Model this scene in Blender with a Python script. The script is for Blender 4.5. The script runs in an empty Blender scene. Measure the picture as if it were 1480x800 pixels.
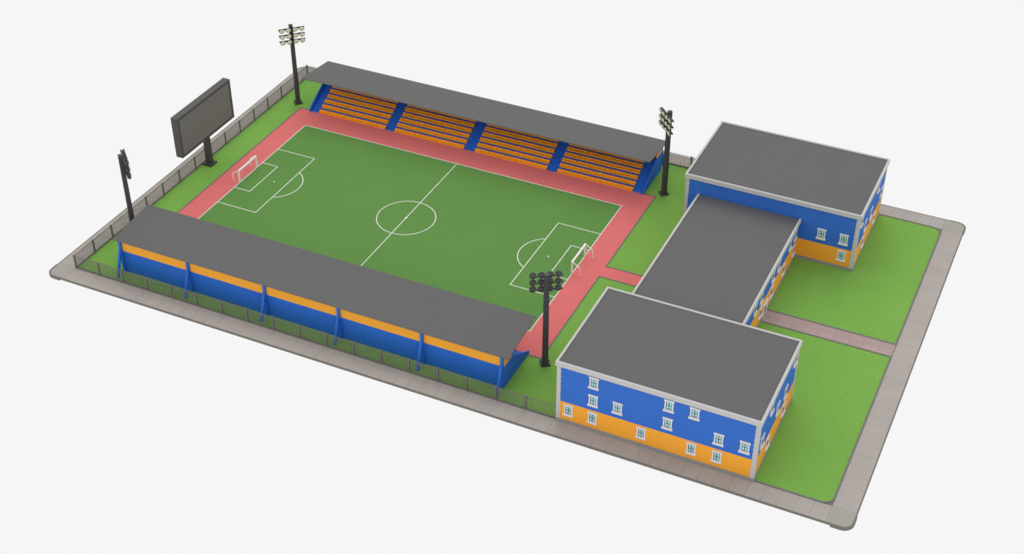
import bpy, bmesh, math, random
from mathutils import Vector, Matrix
random.seed(7)
sc = bpy.context.scene
COL = sc.collection
R = math.radians

# ------------------------------------------------------------------ materials
def lin(c):
    return tuple(((v/255)/12.92 if v <= 10 else (((v/255)+.055)/1.055)**2.4) for v in c)

def mat(name, rgb, rough=.8, spec=.3, noise=None, bump=None, tile=0.0, coat=0.0, metal=0.0, k=1.0):
    """rgb = sRGB 0-255 of the surface itself; noise = list of (scale, amount); tile = per-island tone change."""
    m = bpy.data.materials.new(name); m.use_nodes = True
    nt = m.node_tree; b = nt.nodes['Principled BSDF']
    base = [v*k for v in lin(rgb)]
    b.inputs['Base Color'].default_value = (*base, 1)
    b.inputs['Roughness'].default_value = rough
    b.inputs['Specular IOR Level'].default_value = spec
    b.inputs['Metallic'].default_value = metal
    if coat: b.inputs['Coat Weight'].default_value = coat
    if noise or tile:
        tc = nt.nodes.new('ShaderNodeTexCoord')
        fac = None
        for i, (s, a) in enumerate(noise or []):
            n = nt.nodes.new('ShaderNodeTexNoise'); n.inputs['Scale'].default_value = s
            n.inputs['Detail'].default_value = 3; n.inputs['Roughness'].default_value = .6
            nt.links.new(tc.outputs['Object'], n.inputs['Vector'])
            mr = nt.nodes.new('ShaderNodeMapRange')
            mr.inputs[1].default_value = .25; mr.inputs[2].default_value = .75
            mr.inputs[3].default_value = 1-a; mr.inputs[4].default_value = 1+a
            nt.links.new(n.outputs['Fac'], mr.inputs[0])
            if fac is None: fac = mr.outputs[0]
            else:
                mu = nt.nodes.new('ShaderNodeMath'); mu.operation = 'MULTIPLY'
                nt.links.new(fac, mu.inputs[0]); nt.links.new(mr.outputs[0], mu.inputs[1]); fac = mu.outputs[0]
        if tile:
            g = nt.nodes.new('ShaderNodeNewGeometry')
            mr = nt.nodes.new('ShaderNodeMapRange')
            mr.inputs[3].default_value = 1-tile; mr.inputs[4].default_value = 1+tile
            nt.links.new(g.outputs['Random Per Island'], mr.inputs[0])
            if fac is None: fac = mr.outputs[0]
            else:
                mu = nt.nodes.new('ShaderNodeMath'); mu.operation = 'MULTIPLY'
                nt.links.new(fac, mu.inputs[0]); nt.links.new(mr.outputs[0], mu.inputs[1]); fac = mu.outputs[0]
        vm = nt.nodes.new('ShaderNodeVectorMath'); vm.operation = 'SCALE'
        vm.inputs[0].default_value = base
        nt.links.new(fac, vm.inputs['Scale']); nt.links.new(vm.outputs[0], b.inputs['Base Color'])
    if bump:
        tc = nt.nodes.new('ShaderNodeTexCoord')
        n = nt.nodes.new('ShaderNodeTexNoise'); n.inputs['Scale'].default_value = bump[0]
        nt.links.new(tc.outputs['Object'], n.inputs['Vector'])
        bp = nt.nodes.new('ShaderNodeBump'); bp.inputs['Strength'].default_value = bump[1]; bp.inputs['Distance'].default_value = .05
        nt.links.new(n.outputs['Fac'], bp.inputs['Height']); nt.links.new(bp.outputs[0], b.inputs['Normal'])
    return m

M = {
 'lawn':   mat('lawn_grass', (122,171,78), .95, .1, [(4.5,.20),(14,.15),(.12,.04)]),
 'pitch':  mat('pitch_grass', (98,142,74), .95, .1, [(5.0,.09),(.1,.03)]),
 'track':  mat('track_rubber', (219,117,116), .95, .1, [(5.0,.12),(.15,.03)]),
 'pave':   mat('paving_concrete', (173,166,160), .9, .2, [(3.0,.07),(.25,.05)], tile=.02),
 'cpave':  mat('corner_concrete', (164,160,154), .9, .2, [(3.0,.06)]),
 'pinkpave': mat('pink_paving', (174,152,149), .9, .2, [(4.0,.07)], tile=.05),
 'joint':  mat('paving_joint', (128,122,118), .95, .1),
 'kerb':   mat('kerb_stone', (122,119,118), .9, .2, [(2.5,.08)]),
 'edge':   mat('slab_edge', (120,116,110), .9, .2, [(2.0,.08)]),
 'line':   mat('line_paint', (235,236,228), .8, .2, [(3.0,.05)]),
 'roof':   mat('roof_felt', (103,103,103), .9, .2, [(6,.03),(.2,.02)]),
 'roofedge': mat('roof_edge_metal', (92,92,90), .7, .3),
 'blue':   mat('blue_render', (53,110,200), .8, .25, [(1.2,.04),(8,.04)]),
 'orange': mat('orange_render', (249,170,54), .8, .25, [(1.2,.03),(8,.05)]),
 'sblue':  mat('stand_blue_paint', (40,108,206), .7, .3, [(1.5,.04),(9,.05)]),
 'sorange':mat('stand_orange_panel', (252,174,54), .7, .3, [(1.5,.03),(9,.05)]),
 'seat':   mat('orange_seat_plastic', (255,168,28), .6, .3, tile=.10),
 'stone':  mat('pale_trim_stone', (196,195,194), .85, .25, [(3,.04)]),
 'plinth': mat('plinth_stone', (150,149,149), .9, .2, [(3,.05)]),
 'wframe': mat('window_surround', (226,223,226), .6, .3),
 'sash':   mat('window_sash', (88,82,72), .6, .3),
 'pane':   mat('window_glass', (163,222,230), .15, .5),
 'door':   mat('door_wood', (112,72,34), .6, .3),
 'dark':   mat('dark_painted_steel', (67,67,67), .6, .4, [(3,.06)]),
 'dark2':  mat('charcoal_casing', (80,79,78), .65, .4, [(2,.04)]),
 'screen': mat('switched_off_screen', (117,117,117), .5, .4, [(8,.06)]),
 'bolt':   mat('bolt_steel', (150,150,150), .4, .5, metal=.6),
 'lens':   mat('lamp_lens', (228,226,200), .4, .4),
 'fence':  mat('fence_steel', (118,116,108), .6, .3),
 'goal':   mat('white_goal_tube', (246,244,240), .5, .3),
}

# ------------------------------------------------------------------ mesh helpers
class MB:
    def __init__(self): self.bm = bmesh.new()
    def box(self, x0, x1, y0, y1, z0, z1):
        v = [self.bm.verts.new(p) for p in ((x0,y0,z0),(x1,y0,z0),(x1,y1,z0),(x0,y1,z0),(x0,y0,z1),(x1,y0,z1),(x1,y1,z1),(x0,y1,z1))]
        for f in ((3,2,1,0),(4,5,6,7),(0,1,5,4),(1,2,6,5),(2,3,7,6),(3,0,4,7)): self.bm.faces.new([v[i] for i in f])
        return self
    def prism_z(self, pts, z0, z1):
        n = len(pts)
        a = [self.bm.verts.new((x,y,z0)) for x,y in pts]; b = [self.bm.verts.new((x,y,z1)) for x,y in pts]
        self.bm.faces.new(a[::-1]); self.bm.faces.new(b)
        for i in range(n): self.bm.faces.new((a[i],a[(i+1)%n],b[(i+1)%n],b[i]))
        return self
    def prism_x(self, pts, x0, x1):     # pts are (y, z)
        n = len(pts)
        a = [self.bm.verts.new((x0,y,z)) for y,z in pts]; b = [self.bm.verts.new((x1,y,z)) for y,z in pts]
        self.bm.faces.new(a[::-1]); self.bm.faces.new(b)
        for i in range(n): self.bm.faces.new((a[i],a[(i+1)%n],b[(i+1)%n],b[i]))
        return self
    def sheet(self, pts, z):
        self.bm.faces.new([self.bm.verts.new((x,y,z)) for x,y in pts]); return self
    def quadstrip(self, a, b, z, closed=False):   # flat ribbon between two polylines
        n = len(a)
        A = [self.bm.verts.new((*p,z)) for p in a]; B = [self.bm.verts.new((*p,z)) for p in b]
        for i in range(n if closed else n-1):
            j = (i+1)%n; self.bm.faces.new((A[i],A[j],B[j],B[i]))
        return self
    def kerb(self, line, w, z0, z1, closed=False):
        L = offset(line, w/2, closed); Rr = offset(line, -w/2, closed); n = len(line)
        V = [[self.bm.verts.new((*p,z)) for p in P] for P, z in ((L,z0),(L,z1),(Rr,z1),(Rr,z0))]
        for i in range(n if closed else n-1):
            j = (i+1)%n
            for k in range(4): self.bm.faces.new((V[k][i],V[k][j],V[(k+1)%4][j],V[(k+1)%4][i]))
        if not closed:
            self.bm.faces.new([V[k][0] for k in range(4)]); self.bm.faces.new([V[k][-1] for k in (3,2,1,0)])
        return self
    def tube(self, pts, r, n=8):
        pts = [Vector(p) for p in pts]; rings = []
        rr = r if isinstance(r, (list,tuple)) else [r]*len(pts)
        prev = None
        for i, p in enumerate(pts):
            t = (pts[min(i+1,len(pts)-1)]-pts[max(i-1,0)]).normalized()
            up = Vector((0,0,1)) if abs(t.z) < .95 else Vector((0,1,0))
            if prev is not None: up = prev
            a = t.cross(up).normalized(); b = a.cross(t).normalized(); prev = b
            rings.append([self.bm.verts.new(p+rr[i]*(math.cos(q)*a+math.sin(q)*b)) for q in [2*math.pi*(k+.5)/n for k in range(n)]])
        for i in range(len(rings)-1):
            for k in range(n): self.bm.faces.new((rings[i][k],rings[i][(k+1)%n],rings[i+1][(k+1)%n],rings[i+1][k]))
        self.bm.faces.new(rings[0][::-1]); self.bm.faces.new(rings[-1])
        return self
    def bar(self, a, b, w, d, side=(1,0,0)):      # box section between two points, w along side
        a, b = Vector(a), Vector(b); s = Vector(side); t = (b-a).normalized(); u = s.cross(t).normalized()
        V = []
        for p in (a,b): V.append([self.bm.verts.new(p+i*w/2*s+j*d/2*u) for i,j in ((-1,-1),(1,-1),(1,1),(-1,1))])
        self.bm.faces.new(V[0][::-1]); self.bm.faces.new(V[1])
        for k in range(4): self.bm.faces.new((V[0][k],V[0][(k+1)%4],V[1][(k+1)%4],V[1][k]))
        return self
    def xf(self, m): bmesh.ops.transform(self.bm, matrix=m, verts=self.bm.verts); return self
    def build(self, name, material, parent=None, bevel=0, smooth=False):
        bmesh.ops.recalc_face_normals(self.bm, faces=self.bm.faces)
        if bevel: bmesh.ops.bevel(self.bm, geom=list(self.bm.edges), offset=bevel, segments=2, affect='EDGES', clamp_overlap=True)
        me = bpy.data.meshes.new(name); self.bm.to_mesh(me); self.bm.free()
        me.materials.append(material)
        if smooth:
            for p in me.polygons: p.use_smooth = True
        o = bpy.data.objects.new(name, me); COL.objects.link(o)
        if parent: o.parent = parent
        return o

def offset(line, d, closed):
    n = len(line); out = []
    for i in range(n):
        p = Vector(line[i])
        a = Vector(line[i-1]) if (closed or i > 0) else None
        b = Vector(line[(i+1)%n]) if (closed or i < n-1) else None
        t1 = (p-a).normalized() if a is not None else None
        t2 = (b-p).normalized() if b is not None else None
        if t1 is None: t1 = t2
        if t2 is None: t2 = t1
        n1 = Vector((-t1.y,t1.x)); n2 = Vector((-t2.y,t2.x)); m = (n1+n2)
        m = m.normalized(); c = max(.3, m.dot(n1))
        q = p+m*d/c; out.append((q.x,q.y))
    return out

def arc(cx, cy, r, a0, a1, n):
    return [(cx+r*math.cos(R(a0+(a1-a0)*i/n)), cy+r*math.sin(R(a0+(a1-a0)*i/n))) for i in range(n+1)]

def rrect(x0, x1, y0, y1, r, n=6):
    r = r if isinstance(r,(list,tuple)) else [r]*4     # SW, SE, NE, NW
    out = []
    for (cx,cy,a,rr) in ((x0,y0,180,r[0]),(x1,y0,270,r[1]),(x1,y1,0,r[2]),(x0,y1,90,r[3])):
        if rr == 0: out.append((cx,cy)); continue
        out += arc(cx+(rr if cx==x0 else -rr), cy+(rr if cy==y0 else -rr), rr, a, a+90, n)
    return out

def empty(name, loc, rz=0):
    o = bpy.data.objects.new(name, None); COL.objects.link(o); o.location = loc; o.rotation_euler = (0,0,rz); return o
def tag(o, label=None, cat=None, group=None, kind=None):
    for k, v in (('label',label),('category',cat),('group',group),('kind',kind)):
        if v: o[k] = v
    return o
def copy_tree(o, parent=None):
    c = o.copy(); COL.objects.link(c)
    if parent: c.parent = parent
    for ch in list(o.children): copy_tree(ch, c)
    return c
def inst(src, parent, loc=None, rot=None):      # copy one part (and its sub-parts) under a thing
    c = copy_tree(src, parent)
    if loc is not None: c.location = loc
    if rot is not None: c.rotation_euler = rot
    return c

# ------------------------------------------------------------------ the setting
SX0, SX1, SY = -48.0, 92.7, 41.45           # whole plot
LX0, LX1, LY = -44.25, 88.95, 37.85         # kerbed lawns inside the pavement
tag(MB().prism_z(rrect(SX0+.04,SX1-.04,-SY+.04,SY-.04,1.56), -.30, -.03).build('ground', M['edge']), 'grey concrete slab under the whole stadium plot', kind='structure')

pv = MB(); g = .013; P = (LX1-LX0)/56
xs = [LX0 + i*P for i in range(57)]
ow = .17                                     # outer kerb width
for a, b in zip(xs[:-1], xs[1:]):
    if b-a < .3: continue
    pv.box(a+g, b-g, -SY+ow+.02, -LY-.14, -.02, 0); pv.box(a+g, b-g, LY+.14, SY-ow-.02, -.02, 0)
ys = [-LY + i*2.365 for i in range(int(2*LY/2.365)+1)]
ys[-1] = LY
for a, b in zip(ys[:-1], ys[1:]):
    pv.box(SX0+ow+.02, LX0-.14, a+g, b-g, -.02, 0); pv.box(LX1+.14, SX1-ow-.02, a+g, b-g, -.02, 0)
tag(pv.build('pavement', M['pave']), 'pale grey slab pavement running round the stadium plot', kind='structure')
cp = MB(); c0 = ow+.02; rc = 1.6-c0
cp.prism_z(rrect(SX0+c0, LX0-g, -SY+c0, -LY-g, [rc,0,0,0]), -.02, 0)
cp.prism_z(rrect(LX1+g, SX1-c0, -SY+c0, -LY-g, [0,rc,0,0]), -.02, 0)
cp.prism_z(rrect(LX1+g, SX1-c0, LY+g, SY-c0, [0,0,rc,0]), -.02, 0)
cp.prism_z(rrect(SX0+c0, LX0-g, LY+g, SY-c0, [0,0,0,rc]), -.02, 0)
tag(cp.build('corner_pavement', M['cpave']), 'darker rounded paving slabs at the plot corners', kind='structure')
ok = MB().kerb(rrect(SX0+ow/2, SX1-ow/2, -SY+ow/2, SY-ow/2, 1.6-ow/2), ow, -.32, .015, True)
tag(ok.build('kerb', M['edge']), 'grey kerb round the outside of the pavement', kind='structure')
ck = MB(); d = 3.0; w = .19
for cx, cy, sx, sy in ((SX0,-SY,1,1),(SX1,-SY,-1,1),(SX1,SY,-1,-1),(SX0,SY,1,-1)):
    pts = [(cx+sx*d, cy)] + [(cx+sx*1.6-sx*1.6*math.sin(R(a)), cy+sy*1.6-sy*1.6*math.cos(R(a))) for a in range(0,91,15)] + [(cx, cy+sy*d)]
    ck.kerb(offset(pts, .0, False), w, -.52, .022)
tag(ck.build('corner_kerb', M['edge']), 'deeper rounded kerbs at the plot corners', kind='structure')

def rlawn(x0, x1, y0, y1, r): return MB().sheet(rrect(x0,x1,y0,y1,r), .02)
tag(rlawn(LX0, 57, -LY, LY, 0).build('lawn', M['lawn']), 'bright green lawn round the running track', kind='structure')
tag(rlawn(57, LX1, -LY, -1.75, [0,1.7,0,0]).build('lawn', M['lawn']), 'bright green lawn beside the front building', kind='structure')
tag(rlawn(57, LX1, 1.75, LY, [0,0,1.7,0]).build('lawn', M['lawn']), 'bright green lawn beside the far building', kind='structure')
TX, TY, CW = 38.55, 25.95, 1.62
trk = [(-TX,-TY),(TX,-TY),(TX,-CW),(49.1,-CW),(49.1,CW),(TX,CW),(TX,TY),(-TX,TY)]
tag(MB().sheet(trk, .03).build('running_track', M['track']), 'pink red rubber track round the green pitch', kind='structure')
PX, PY = 34.0, 20.35
tag(MB().sheet([(-PX,-PY),(PX,-PY),(PX,PY),(-PX,PY)], .04).build('football_pitch', M['pitch']), 'dark green football pitch with white markings', kind='structure')
pb = MB()                                    # path to the street
pb.box(57, LX1+.1, -1.75, 1.75, -.015, .015)
n = 9; w = (LX1-67.4)/n
pt = MB()
for i in range(n):
    for j in range(2):
        pt.box(67.4+i*w+.015, 67.4+(i+1)*w-.015, -1.72+j*1.72+.015, -1.72+(j+1)*1.72-.015, .016, .025)
tag(pb.build('path', M['joint']), 'path base between the two right lawns', kind='structure')
tag(pt.build('path', M['pinkpave']), 'pinkish paved path from the low building to the pavement', kind='structure')
kb = MB(); kw = .26; kz = .10
kb.kerb([(46.3,-LY),(LX0,-LY),(LX0,LY),(46.3,LY)], kw, -.01, kz)
kb.kerb([(77.7,-LY)] + arc(LX1-1.7,-LY+1.7,1.7,270,360,6) + [(LX1,-1.75),(67.6,-1.75)], kw, -.01, kz)
kb.kerb([(67.6,1.75),(LX1,1.75)] + arc(LX1-1.7,LY-1.7,1.7,0,90,6) + [(77.7,LY)], kw, -.01, kz)
kb.kerb([(49.0,-CW),(TX,-CW),(TX,-TY),(36.4,-TY)], kw*.8, -.01, kz)
kb.kerb([(49.0,CW),(TX,CW),(TX,TY),(36.4,TY)], kw*.8, -.01, kz)
kb.kerb([(-36.4,-TY),(-TX,-TY),(-TX,TY),(-36.4,TY)], kw*.8, -.01, kz)
tag(kb.build('kerb', M['kerb']), 'dark grey kerbs edging the lawns', kind='structure')
# white markings
ml = MB(); LW = .15; Z = .05
def band(line, closed=False):
    a = offset(line, LW/2, closed); b = offset(line, -LW/2, closed); ml.quadstrip(a, b, Z, closed)
def ring(cx, cy, r, a0, a1, n, closed=False):
    A = arc(cx,cy,r+LW/2,a0,a1,n); B = arc(cx,cy,r-LW/2,a0,a1,n)
    ml.quadstrip(A, B, Z)
h = LW/2
band([(-PX,-PY),(PX,-PY),(PX,PY),(-PX,PY)], True)
band([(0,PY-h),(0,5.42+h)]); band([(0,5.42-h),(0,-5.42+h)]); band([(0,-5.42-h),(0,-PY+h)])
ring(0,0,5.42,0,360,24)
ml.bm.faces.new([ml.bm.verts.new((x,y,Z+.004)) for x,y in arc(0,0,.24,0,345,23)])
PD, PW, GD, GW, SP = 8.30, 10.26, 3.42, 4.76, 5.71
for s in (-1,1):
    e = s*(PX-h)
    band([(e, s*-PW),(s*(PX-PD), s*-PW),(s*(PX-PD), s*PW),(e, s*PW)])
    band([(e, s*-GW),(s*(PX-GD), s*-GW),(s*(PX-GD), s*GW),(e, s*GW)])
    ml.bm.faces.new([ml.bm.verts.new((x,y,Z)) for x,y in arc(s*(PX-SP),0,.16,0,330,11)])
    dd = PD-SP+h; rr = 5.42; a = math.degrees(math.acos(dd/rr))
    if s < 0: ring(-(PX-SP),0,rr,-a,a,14)
    else: ring(PX-SP,0,rr,180-a,180+a,14)
tag(ml.build('pitch_markings', M['line']), 'white painted football pitch lines', kind='structure')

# ------------------------------------------------------------------ buildings
def make_window():
    f = MB()                                  # casing: two jambs and a head and foot behind lintel and sill
    f.box(-.68,-.47,-.10,0,-.78,.82); f.box(.47,.68,-.10,0,-.78,.82); f.box(-.47,.47,-.10,0,.70,.82); f.box(-.47,.47,-.10,0,-.78,-.70)
    win = f.build('window', M['wframe'])
    MB().box(-.80,.80,-.17,0,.82,1.06).build('lintel', M['wframe'], win)
    MB().box(-.84,.84,-.26,0,-1.06,-.78).build('sill', M['wframe'], win)
    s = MB()
    s.box(-.47,-.39,-.07,-.005,-.70,.70); s.box(.39,.47,-.07,-.005,-.70,.70)
    s.box(-.39,.39,-.07,-.005,.62,.70); s.box(-.39,.39,-.07,-.005,-.70,-.62)
    s.box(-.05,.05,-.065,-.005,-.62,.62); s.box(-.39,-.05,-.065,-.005,-.045,.045); s.box(.05,.39,-.065,-.005,-.045,.045)
    s.build('sash', M['sash'], win)
    MB().box(-.39,.39,-.03,-.004,-.62,.62).build('pane', M['pane'], win)
    return win
WIN = make_window()
win_used = [False]
def window(parent, loc, rz):
    if not win_used[0]: w = WIN; win_used[0] = True; w.parent = parent
    else: w = copy_tree(WIN, parent)
    w.location = loc; w.rotation_euler = (0,0,rz); return w

def quoin(x, y, sx, sy, z0, z1, parent, lx=.60, ly=.60):
    """corner stones; sx, sy point from the corner into the building"""
    q = MB(); n = max(1, round((z1-z0)/.45)); st = (z1-z0)/n; o = .07
    for i in range(n):
        a, b = (lx, ly) if i % 2 == 0 else (lx-.055, ly-.055)
        xs_ = sorted((x-sx*o, x+sx*a)); ys_ = sorted((y-sy*o, y+sy*b))
        q.box(xs_[0],xs_[1],ys_[0],ys_[1], z0+i*st, z0+(i+1)*st-(.015 if i < n-1 else 0))
    return q.build('corner_quoin', M['stone'], parent)

def block(name, x0, x1, y0, y1, zt, label, quoins, cornice_sides, roof_ext=0):
    b = empty(name, ((x0+x1)/2, (y0+y1)/2, 0))
    L = (x1-x0)/2; Wd = (y1-y0)/2
    MB().box(-L-.10,L+.10,-Wd-.10 if 's' in cornice_sides else -Wd,Wd+.10 if 'n' in cornice_sides else Wd,-.03,.62).build('plinth', M['plinth'], b)
    MB().box(-L,L,-Wd,Wd,.62,4.05).build('lower_wall', M['orange'], b)
    MB().box(-L+.003,L-.003,-Wd+.003,Wd-.003,4.05,zt-.45).build('upper_wall', M['blue'], b)
    for sx, sy in quoins: quoin(-sx*L, -sy*Wd, sx, sy, .62, zt-.8, b)
    c = MB(); o = .26; t = .34; za = zt-.8
    ns = 'n' in cornice_sides; ss = 's' in cornice_sides
    yl = -Wd-o if ss else -Wd+.02; yh = Wd+o if ns else Wd-.02
    c.box(-L-o,-L+t-o,yl,yh,za,zt); c.box(L-t+o,L+o,yl,yh,za,zt)
    if ss: c.box(-L+t-o,L-t+o,-Wd-o,-Wd+t-o,za,zt)
    if ns: c.box(-L+t-o,L-t+o,Wd-t+o,Wd+o,za,zt)
    c.build('cornice', M['stone'], b)
    MB().box(-L+t-o,L-t+o,(-Wd+t-o) if ss else -Wd+.02,(Wd-t+o) if ns else Wd-.02,zt-.44,zt-.18).build('roof', M['roof'], b)
    tag(b, label, 'building'); return b

F1, F2, F3 = 2.66, 6.04, 9.45
B1 = block('school_building', 46.5, 77.42, -38.07, -18.4, 11.59, 'tall blue and orange building nearest the viewer, thirteen windows on its long front', [(1,1),(-1,1),(1,-1),(-1,-1)], 'ns')
cx = lambda k: 62.02+3.88*(k-3.5)
for k, z in ((1,F3),(4,F3),(5,F3),(1,F2),(2,F2),(4,F2),(6,F2),(7,F2),(0,F1),(1,F1),(3,F1),(5,F1),(6,F1)):
    window(B1, (cx(k)-B1.location.x, -38.07+28.235, z), 0)
for dy, z in ((7.85,F3),(-3.95,F3),(4.1,F2),(.1,F2),(-7.6,F2),(4.1,F1),(-3.9,F1)):
    window(B1, (15.46, dy, z), R(90))
B3 = block('school_building', 46.5, 77.42, 18.4, 38.07, 11.59, 'tall blue and orange building farthest back, behind the low middle block', [(1,1),(-1,1),(1,-1),(-1,-1)], 'ns')
for x, z in ((71.3,F2),(75.2,F2),(75.2,F1)): window(B3, (x-B3.location.x, 18.4-28.235, z), 0)
for y, z in ((31.9,F3),(20.1,F3),(36.0,F2),(28.3,F2),(24.2,F2),(32.3,F1),(24.1,F1)):
    window(B3, (15.46, y-28.235, z), R(90))
B2 = block('school_building', 49.1, 67.3, -18.3, 18.3, 8.15, 'lower two storey block joining the two tall buildings, with a door onto the path', [], 'ew')
for y, z in ((16.4,F2-.1),(13.2,F2-.1),(6.6,F2-.1),(3.2,F2-.1),(-3.2,F2-.1),(-6.6,F2-.1),(16.4,F1),(10.2,F1),(3.3,F1),(-2.9,F1)):
    window(B2, (9.1, y, z), R(90))
dr = MB(); dr.box(9.1,9.19,-.62,.62,.1,2.35); door = dr.build('door', M['door'], B2)
ds = MB(); ds.box(9.1,9.32,-1.0,-.62,0,2.55); ds.box(9.1,9.32,.62,1.0,0,2.55); ds.box(9.1,9.42,-1.1,1.1,2.55,2.9); ds.build('door_surround', M['wframe'], door)
MB().tube([(9.19,.42,1.15),(9.27,.42,1.15),(9.27,.3,1.15)], .03, 6).build('handle', M['bolt'], door)

# ------------------------------------------------------------------ stands
def make_stand():
    """built facing -y (seats look towards -y), standing at +y; local origin at pitch side centre line y = 30"""
    OY = 30.0
    s = empty('grandstand', (0,OY,0))
    Y = lambda y: y-OY
    HX = 36.25; y0, dy, dz, nr = 25.72, 1.13, .60, 6
    z00 = .06
    blocks = ((-34.05,-18.8),(-16.65,-1.25),(1.15,16.45),(18.65,34.05))
    aisles = ((-HX+.25,-34.05),(-18.8,-16.65),(-1.25,1.15),(16.45,18.65),(34.05,HX-.25))
    t = MB()
    def steps(n, yd, zd, zfirst):
        pr = [(Y(y0), 0)]
        for i in range(n):
            pr += [(Y(y0+i*yd), zfirst+i*zd), (Y(y0+(i+1)*yd), zfirst+i*zd)]
        ye, ze = y0+n*yd, zfirst+n*zd
        pr += [(Y(ye), ze), (Y(34.6), ze), (Y(34.6), 0)]
        return pr
    for a, b in blocks: t.prism_x(steps(nr, dy, dz, z00), a, b)
    t.build('terrace', M['sblue'], s)
    for a, b in aisles: MB().prism_x(steps(nr*5, dy/5, dz/5, z00), a+.002, b-.002).build('aisle_steps', M['sblue'], s)
    side = [(Y(25.45),0),(Y(25.45),.50),(Y(32.15),4.28),(Y(34.9),4.28),(Y(34.9),0)]
    for sx in (-1,1): MB().prism_x(side, min(sx*HX,sx*(HX-.25)), max(sx*HX,sx*(HX-.25))).build('side_wall', M['sblue'], s)
    MB().box(-HX+.25,HX-.25,Y(34.6),Y(34.9),0,4.28).build('rear_wall', M['sblue'], s)
    pn = MB(); pn.box(-HX,HX,Y(34.68),Y(34.9),4.28,6.45)
    for sx in (-1,1):
        pn.prism_x([(Y(32.15),4.282),(Y(34.68),4.282),(Y(34.68),6.47),(Y(32.15),6.70)], min(sx*HX,sx*(HX-.22)), max(sx*HX,sx*(HX-.22)))
    pn.build('upper_panel', M['sorange'], s)
    # roof, rising towards the pitch
    zr = lambda y: 6.38+(7.43-6.38)*(35.34-y)/(35.34-25.2)
    MB().prism_x([(Y(35.34),zr(35.34)),(Y(25.2),zr(25.2)),(Y(25.2),zr(25.2)+.13),(Y(35.34),zr(35.34)+.13)], -37.2, 37.2).build('roof', M['roof'], s)
    for x in (-36.0,-22.1,-7.0,7.0,22.1,36.0):
        p = MB(); p.box(x-.24,x+.24,Y(34.9)+.003,Y(35.28),0,6.37); p.build('post', M['sblue'], s)
        MB().bar((x,Y(35.3),4.75),(x,Y(37.0),-.02), .42, .34).build('brace', M['sblue'], s)
        MB().bar((x,Y(34.62),zr(34.62)-.16),(x,Y(25.6),zr(25.6)-.16), .18, .30).build('roof_beam', M['sblue'], s)
    # seat rows: six in each of four blocks
    def make_row(a, b):
        n = round((b-a)/.56); w = (b-a)/n; m = MB(); k = MB()
        m.box(a,b,0,.05,0,.33)                                   # front board under the seats
        m.box(b-.24,b,.05,1.09,0,.26)
        for i in range(n):
            u, v = a+i*w+.03, a+(i+1)*w-.03
            m.box(u,v,-.02,.34,.332,.40)
            k.prism_x([(.34,.40),(.40,.36),(.47,.66),(.42,.68)], u, v)
        row = m.build('seat_row', M['seat'], s); k.build('backrest', M['seat'], row)
        return row
    for a, b in blocks:
        proto = None
        for i in range(nr):
            r_ = make_row(a,b) if proto is None else inst(proto, s)
            proto = proto or r_
            r_.location = (0, Y(y0+i*dy)-.03, z00+i*dz+.002)
    return s
stand = make_stand()
tag(stand, 'far grandstand whose orange seat rows face the viewer under a grey roof', 'grandstand', 'grandstands along the pitch')
st2 = copy_tree(stand); st2.location = (0,-30,0); st2.rotation_euler = (0,0,math.pi)
tag(st2, 'near grandstand seen from behind, blue back wall with orange strip and slanting braces', 'grandstand')

# ------------------------------------------------------------------ fences
def make_panel(L):
    p = MB(); n = round(L/.265); w = L/n
    p.box(.12,L-.12,-.045,.045,2.44,2.54); p.box(.12,L-.12,-.045,.045,.12,.24)
    for i in range(1, n):
        x = i*w
        p.box(x-.028,x+.028,-.028,.028,.24,2.44)
        p.tube([(x,0,2.54),(x,0,2.80),(x,0,2.93)], [.018,.018,.003], 4)
    return p.build('railing_panel', M['fence'])
def make_post():
    p = MB(); p.box(-.14,.14,-.14,.14,0,2.64); p.prism_z([(-.16,-.16),(.16,-.16),(.16,.16),(-.16,.16)], 2.64, 2.70)
    return p.build('post', M['fence'])
def fence(A, B, n, label, first, last, protos):
    A, B = Vector(A), Vector(B); v = B-A; L = v.length/n
    f = empty('railing_fence', (A.x,A.y,.02), math.atan2(v.y,v.x))
    for i in range(n+1):
        if (i == 0 and not first) or (i == n and not last): continue
        o = inst(protos[1], f, (i*L,0,0))
    for i in range(n): inst(protos[0], f, (i*L,0,0))
    tag(f, label, 'fence', 'railing fences round the stadium'); return f
pa = make_panel(90.55/18); po = make_post(); pb2 = make_panel(2*37.85/15)
fence((LX0,-37.85),(46.3,-37.85),18,'grey railing fence along the near pavement in front of the blue stand back',True,False,(pa,po))
fence((LX0,37.85),(46.3,37.85),18,'grey railing fence behind the far grandstand, ending at the far building',True,False,(pa,po))
fence((LX0,-37.85),(LX0,37.85),15,'grey railing fence behind the scoreboard at the end of the plot',False,False,(pb2,po))
for o in (pa,po,pb2): bpy.data.objects.remove(o)

# ------------------------------------------------------------------ goals
def make_goal():
    g_ = empty('football_goal', (0,0,.045)); w, hgt = 2.9, 2.6
    for s in (-1,1):
        MB().box(-.14,.14,s*w-.14,s*w+.14,0,hgt-.28).build('post', M['goal'], g_)
        pts = [(.05,s*w,hgt-.1)] + [(.55,s*w,hgt-.42),(1.05,s*w,hgt-.78)] + [(1.05+.35*math.sin(R(a)),s*w,hgt-1.13+.35*math.cos(R(a))) for a in (25,50,75,90)] + [(1.42,s*w,.0)]
        MB().tube(pts, .10, 6).build('stanchion', M['goal'], g_)
    MB().box(-.14,.14,-w-.14,w+.14,hgt-.28,hgt).build('crossbar', M['goal'], g_)
    return g_
gl = make_goal(); gl.location.x = PX
tag(gl, 'white goal frame without net, at the pitch end nearer the buildings', 'goal', 'goals on the pitch')
g2 = copy_tree(gl); g2.location = (-PX,0,.045); g2.rotation_euler = (0,0,math.pi)
tag(g2, 'white goal frame without net, at the scoreboard end of the pitch', 'goal')

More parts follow.
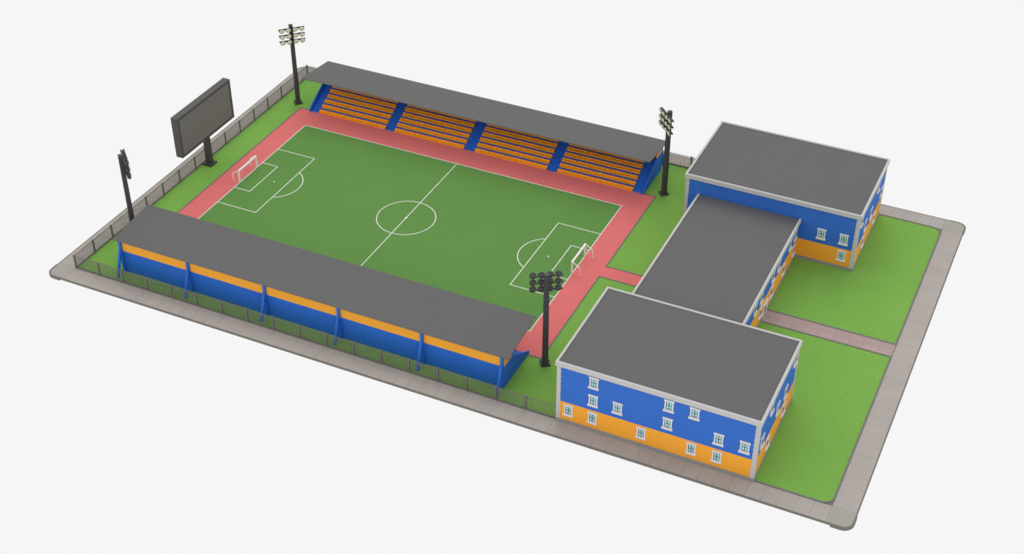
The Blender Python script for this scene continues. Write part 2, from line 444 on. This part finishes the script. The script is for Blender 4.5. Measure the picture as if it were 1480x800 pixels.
# ------------------------------------------------------------------ floodlights
def base_plate(parent, half, th, mat_, bolts):
    b = MB().box(-half,half,-half,half,0,th).build('base_plate', mat_, parent, bevel=.03)
    for sx in (-1,1):
        for sy in (-1,1):
            MB().tube([(sx*half*.74,sy*half*.74,th-.01),(sx*half*.74,sy*half*.74,th+.10)], .10, 6).build('bolt', bolts, b)
    return b
def make_flood():
    """lamps look along local -y"""
    f = empty('floodlight_mast', (0,0,.02)); H = 17.6
    base_plate(f, .78, .28, M['dark'], M['dark'])
    p = MB(); a, b, c = .46, .38, .10
    oct_ = lambda r, k: [(-r,-r+k),(-r+k,-r),(r-k,-r),(r,-r+k),(r,r-k),(r-k,r),(-r+k,r),(-r,r-k)]
    A = [p.bm.verts.new((x,y,.28)) for x,y in oct_(a,c)]; B = [p.bm.verts.new((x,y,H)) for x,y in oct_(b,c)]
    p.bm.faces.new(A[::-1]); p.bm.faces.new(B)
    for i in range(8): p.bm.faces.new((A[i],A[(i+1)%8],B[(i+1)%8],B[i]))
    p.build('pole', M['dark'], f)
    for z in (16.98,15.68,14.4):
        MB().box(-2.6,2.6,-.56,-.34,z-.14,z+.14).build('crossbar', M['dark'], f)
        for x in (-1.98,-.68,.68,1.98):
            m = Matrix.Translation((x,-.58,z-.04)) @ Matrix.Rotation(R(14),4,'X')
            def circ(r, y, n=8): return [(r*math.cos(2*math.pi*(i+.5)/n), y, r*math.sin(2*math.pi*(i+.5)/n)) for i in range(n)]
            hm = MB(); rings = [[hm.bm.verts.new(q) for q in circ(r,y)] for r,y in ((.18,.10),(.36,-.02),(.57,-.22),(.57,-.36))]
            for i in range(3):
                for k in range(8): hm.bm.faces.new((rings[i][k],rings[i][(k+1)%8],rings[i+1][(k+1)%8],rings[i+1][k]))
            hm.bm.faces.new(rings[0]); hm.bm.faces.new(rings[-1])
            lamp = hm.xf(m).build('lamp', M['dark'], f)
            lm = MB(); A = [lm.bm.verts.new(q) for q in circ(.50,-.362)]; B = [lm.bm.verts.new(q) for q in circ(.36,-.50)]
            lm.bm.faces.new(B)
            for k in range(8): lm.bm.faces.new((A[k],A[(k+1)%8],B[(k+1)%8],B[k]))
            lm.xf(m).build('lens', M['lens'], lamp)
    return f
fl = make_flood(); used = False
for x, y, deg, lab in ((-40.15,27.5,45,'floodlight mast between the far grandstand and the corner of the fence, pale lenses showing'),
                       (39.6,27.5,-46,'floodlight mast between the far grandstand and the far blue building'),
                       (39.6,-26.8,180+33,'floodlight mast beside the front building, dark backs of its lamps showing'),
                       (-40.15,-26.6,137,'floodlight mast whose foot is hidden behind the near grandstand roof')):
    o = copy_tree(fl) if used else fl; used = True
    o.location = (x,y,.02); o.rotation_euler = (0,0,R(deg))
    tag(o, lab, 'floodlight', 'floodlight masts at the pitch corners')

# ------------------------------------------------------------------ scoreboard
sb = empty('scoreboard', (-43.0+.1,.15,.02))
tag(sb, 'big dark blank scoreboard on one thick post beside the fence', 'scoreboard')
base_plate(sb, .98, .42, M['dark'], M['bolt'])
MB().box(-.50,.50,-.50,.50,.42,6.6).build('post', M['dark'], sb)
x1 = .88; x0 = -.58; hw = 8.4; za, zb = 6.22, 14.45; f = .52
cs = MB()
cs.box(x0,x1-.12,-hw-.15,hw-.15,za,zb)
cs.box(x1-.12,x1,-hw-.15,hw-.15,za,za+f); cs.box(x1-.12,x1,-hw-.15,hw-.15,zb-f,zb)
cs.box(x1-.12,x1,-hw-.15,-hw-.15+f,za+f,zb-f); cs.box(x1-.12,x1,hw-.15-f,hw-.15,za+f,zb-f)
cs.build('casing', M['dark2'], sb)
MB().box(x1-.119,x1-.05,-hw-.15+f,hw-.15-f,za+f,zb-f).build('screen', M['screen'], sb)

# ------------------------------------------------------------------ light, world, camera
w = bpy.data.worlds.new('World'); sc.world = w; w.use_nodes = True
bg = w.node_tree.nodes['Background']; bg.inputs[0].default_value = (1,1,1,1); bg.inputs[1].default_value = .922
sun = bpy.data.lights.new('sun','SUN'); sun.energy = .66; sun.angle = R(40); sun.color = (1,.97,.93)
so = bpy.data.objects.new('sun', sun); COL.objects.link(so)
src = Vector((-.30,.80,1.0))
so.rotation_euler = (-src).to_track_quat('-Z','Y').to_euler()
cam = bpy.data.cameras.new('camera'); co = bpy.data.objects.new('camera', cam); COL.objects.link(co)
co.location = (108.612,-186.842,146.074); co.rotation_euler = (0.93347,-0.00157,0.438483)
cam.sensor_width = 36; cam.lens = 36*2065.771/1480; cam.clip_start = 1; cam.clip_end = 3000
sc.camera = co
vs = sc.view_settings; vs.view_transform = 'Standard'; vs.look = 'None'; vs.exposure = 0; vs.gamma = 1; vs.use_curve_mapping = False
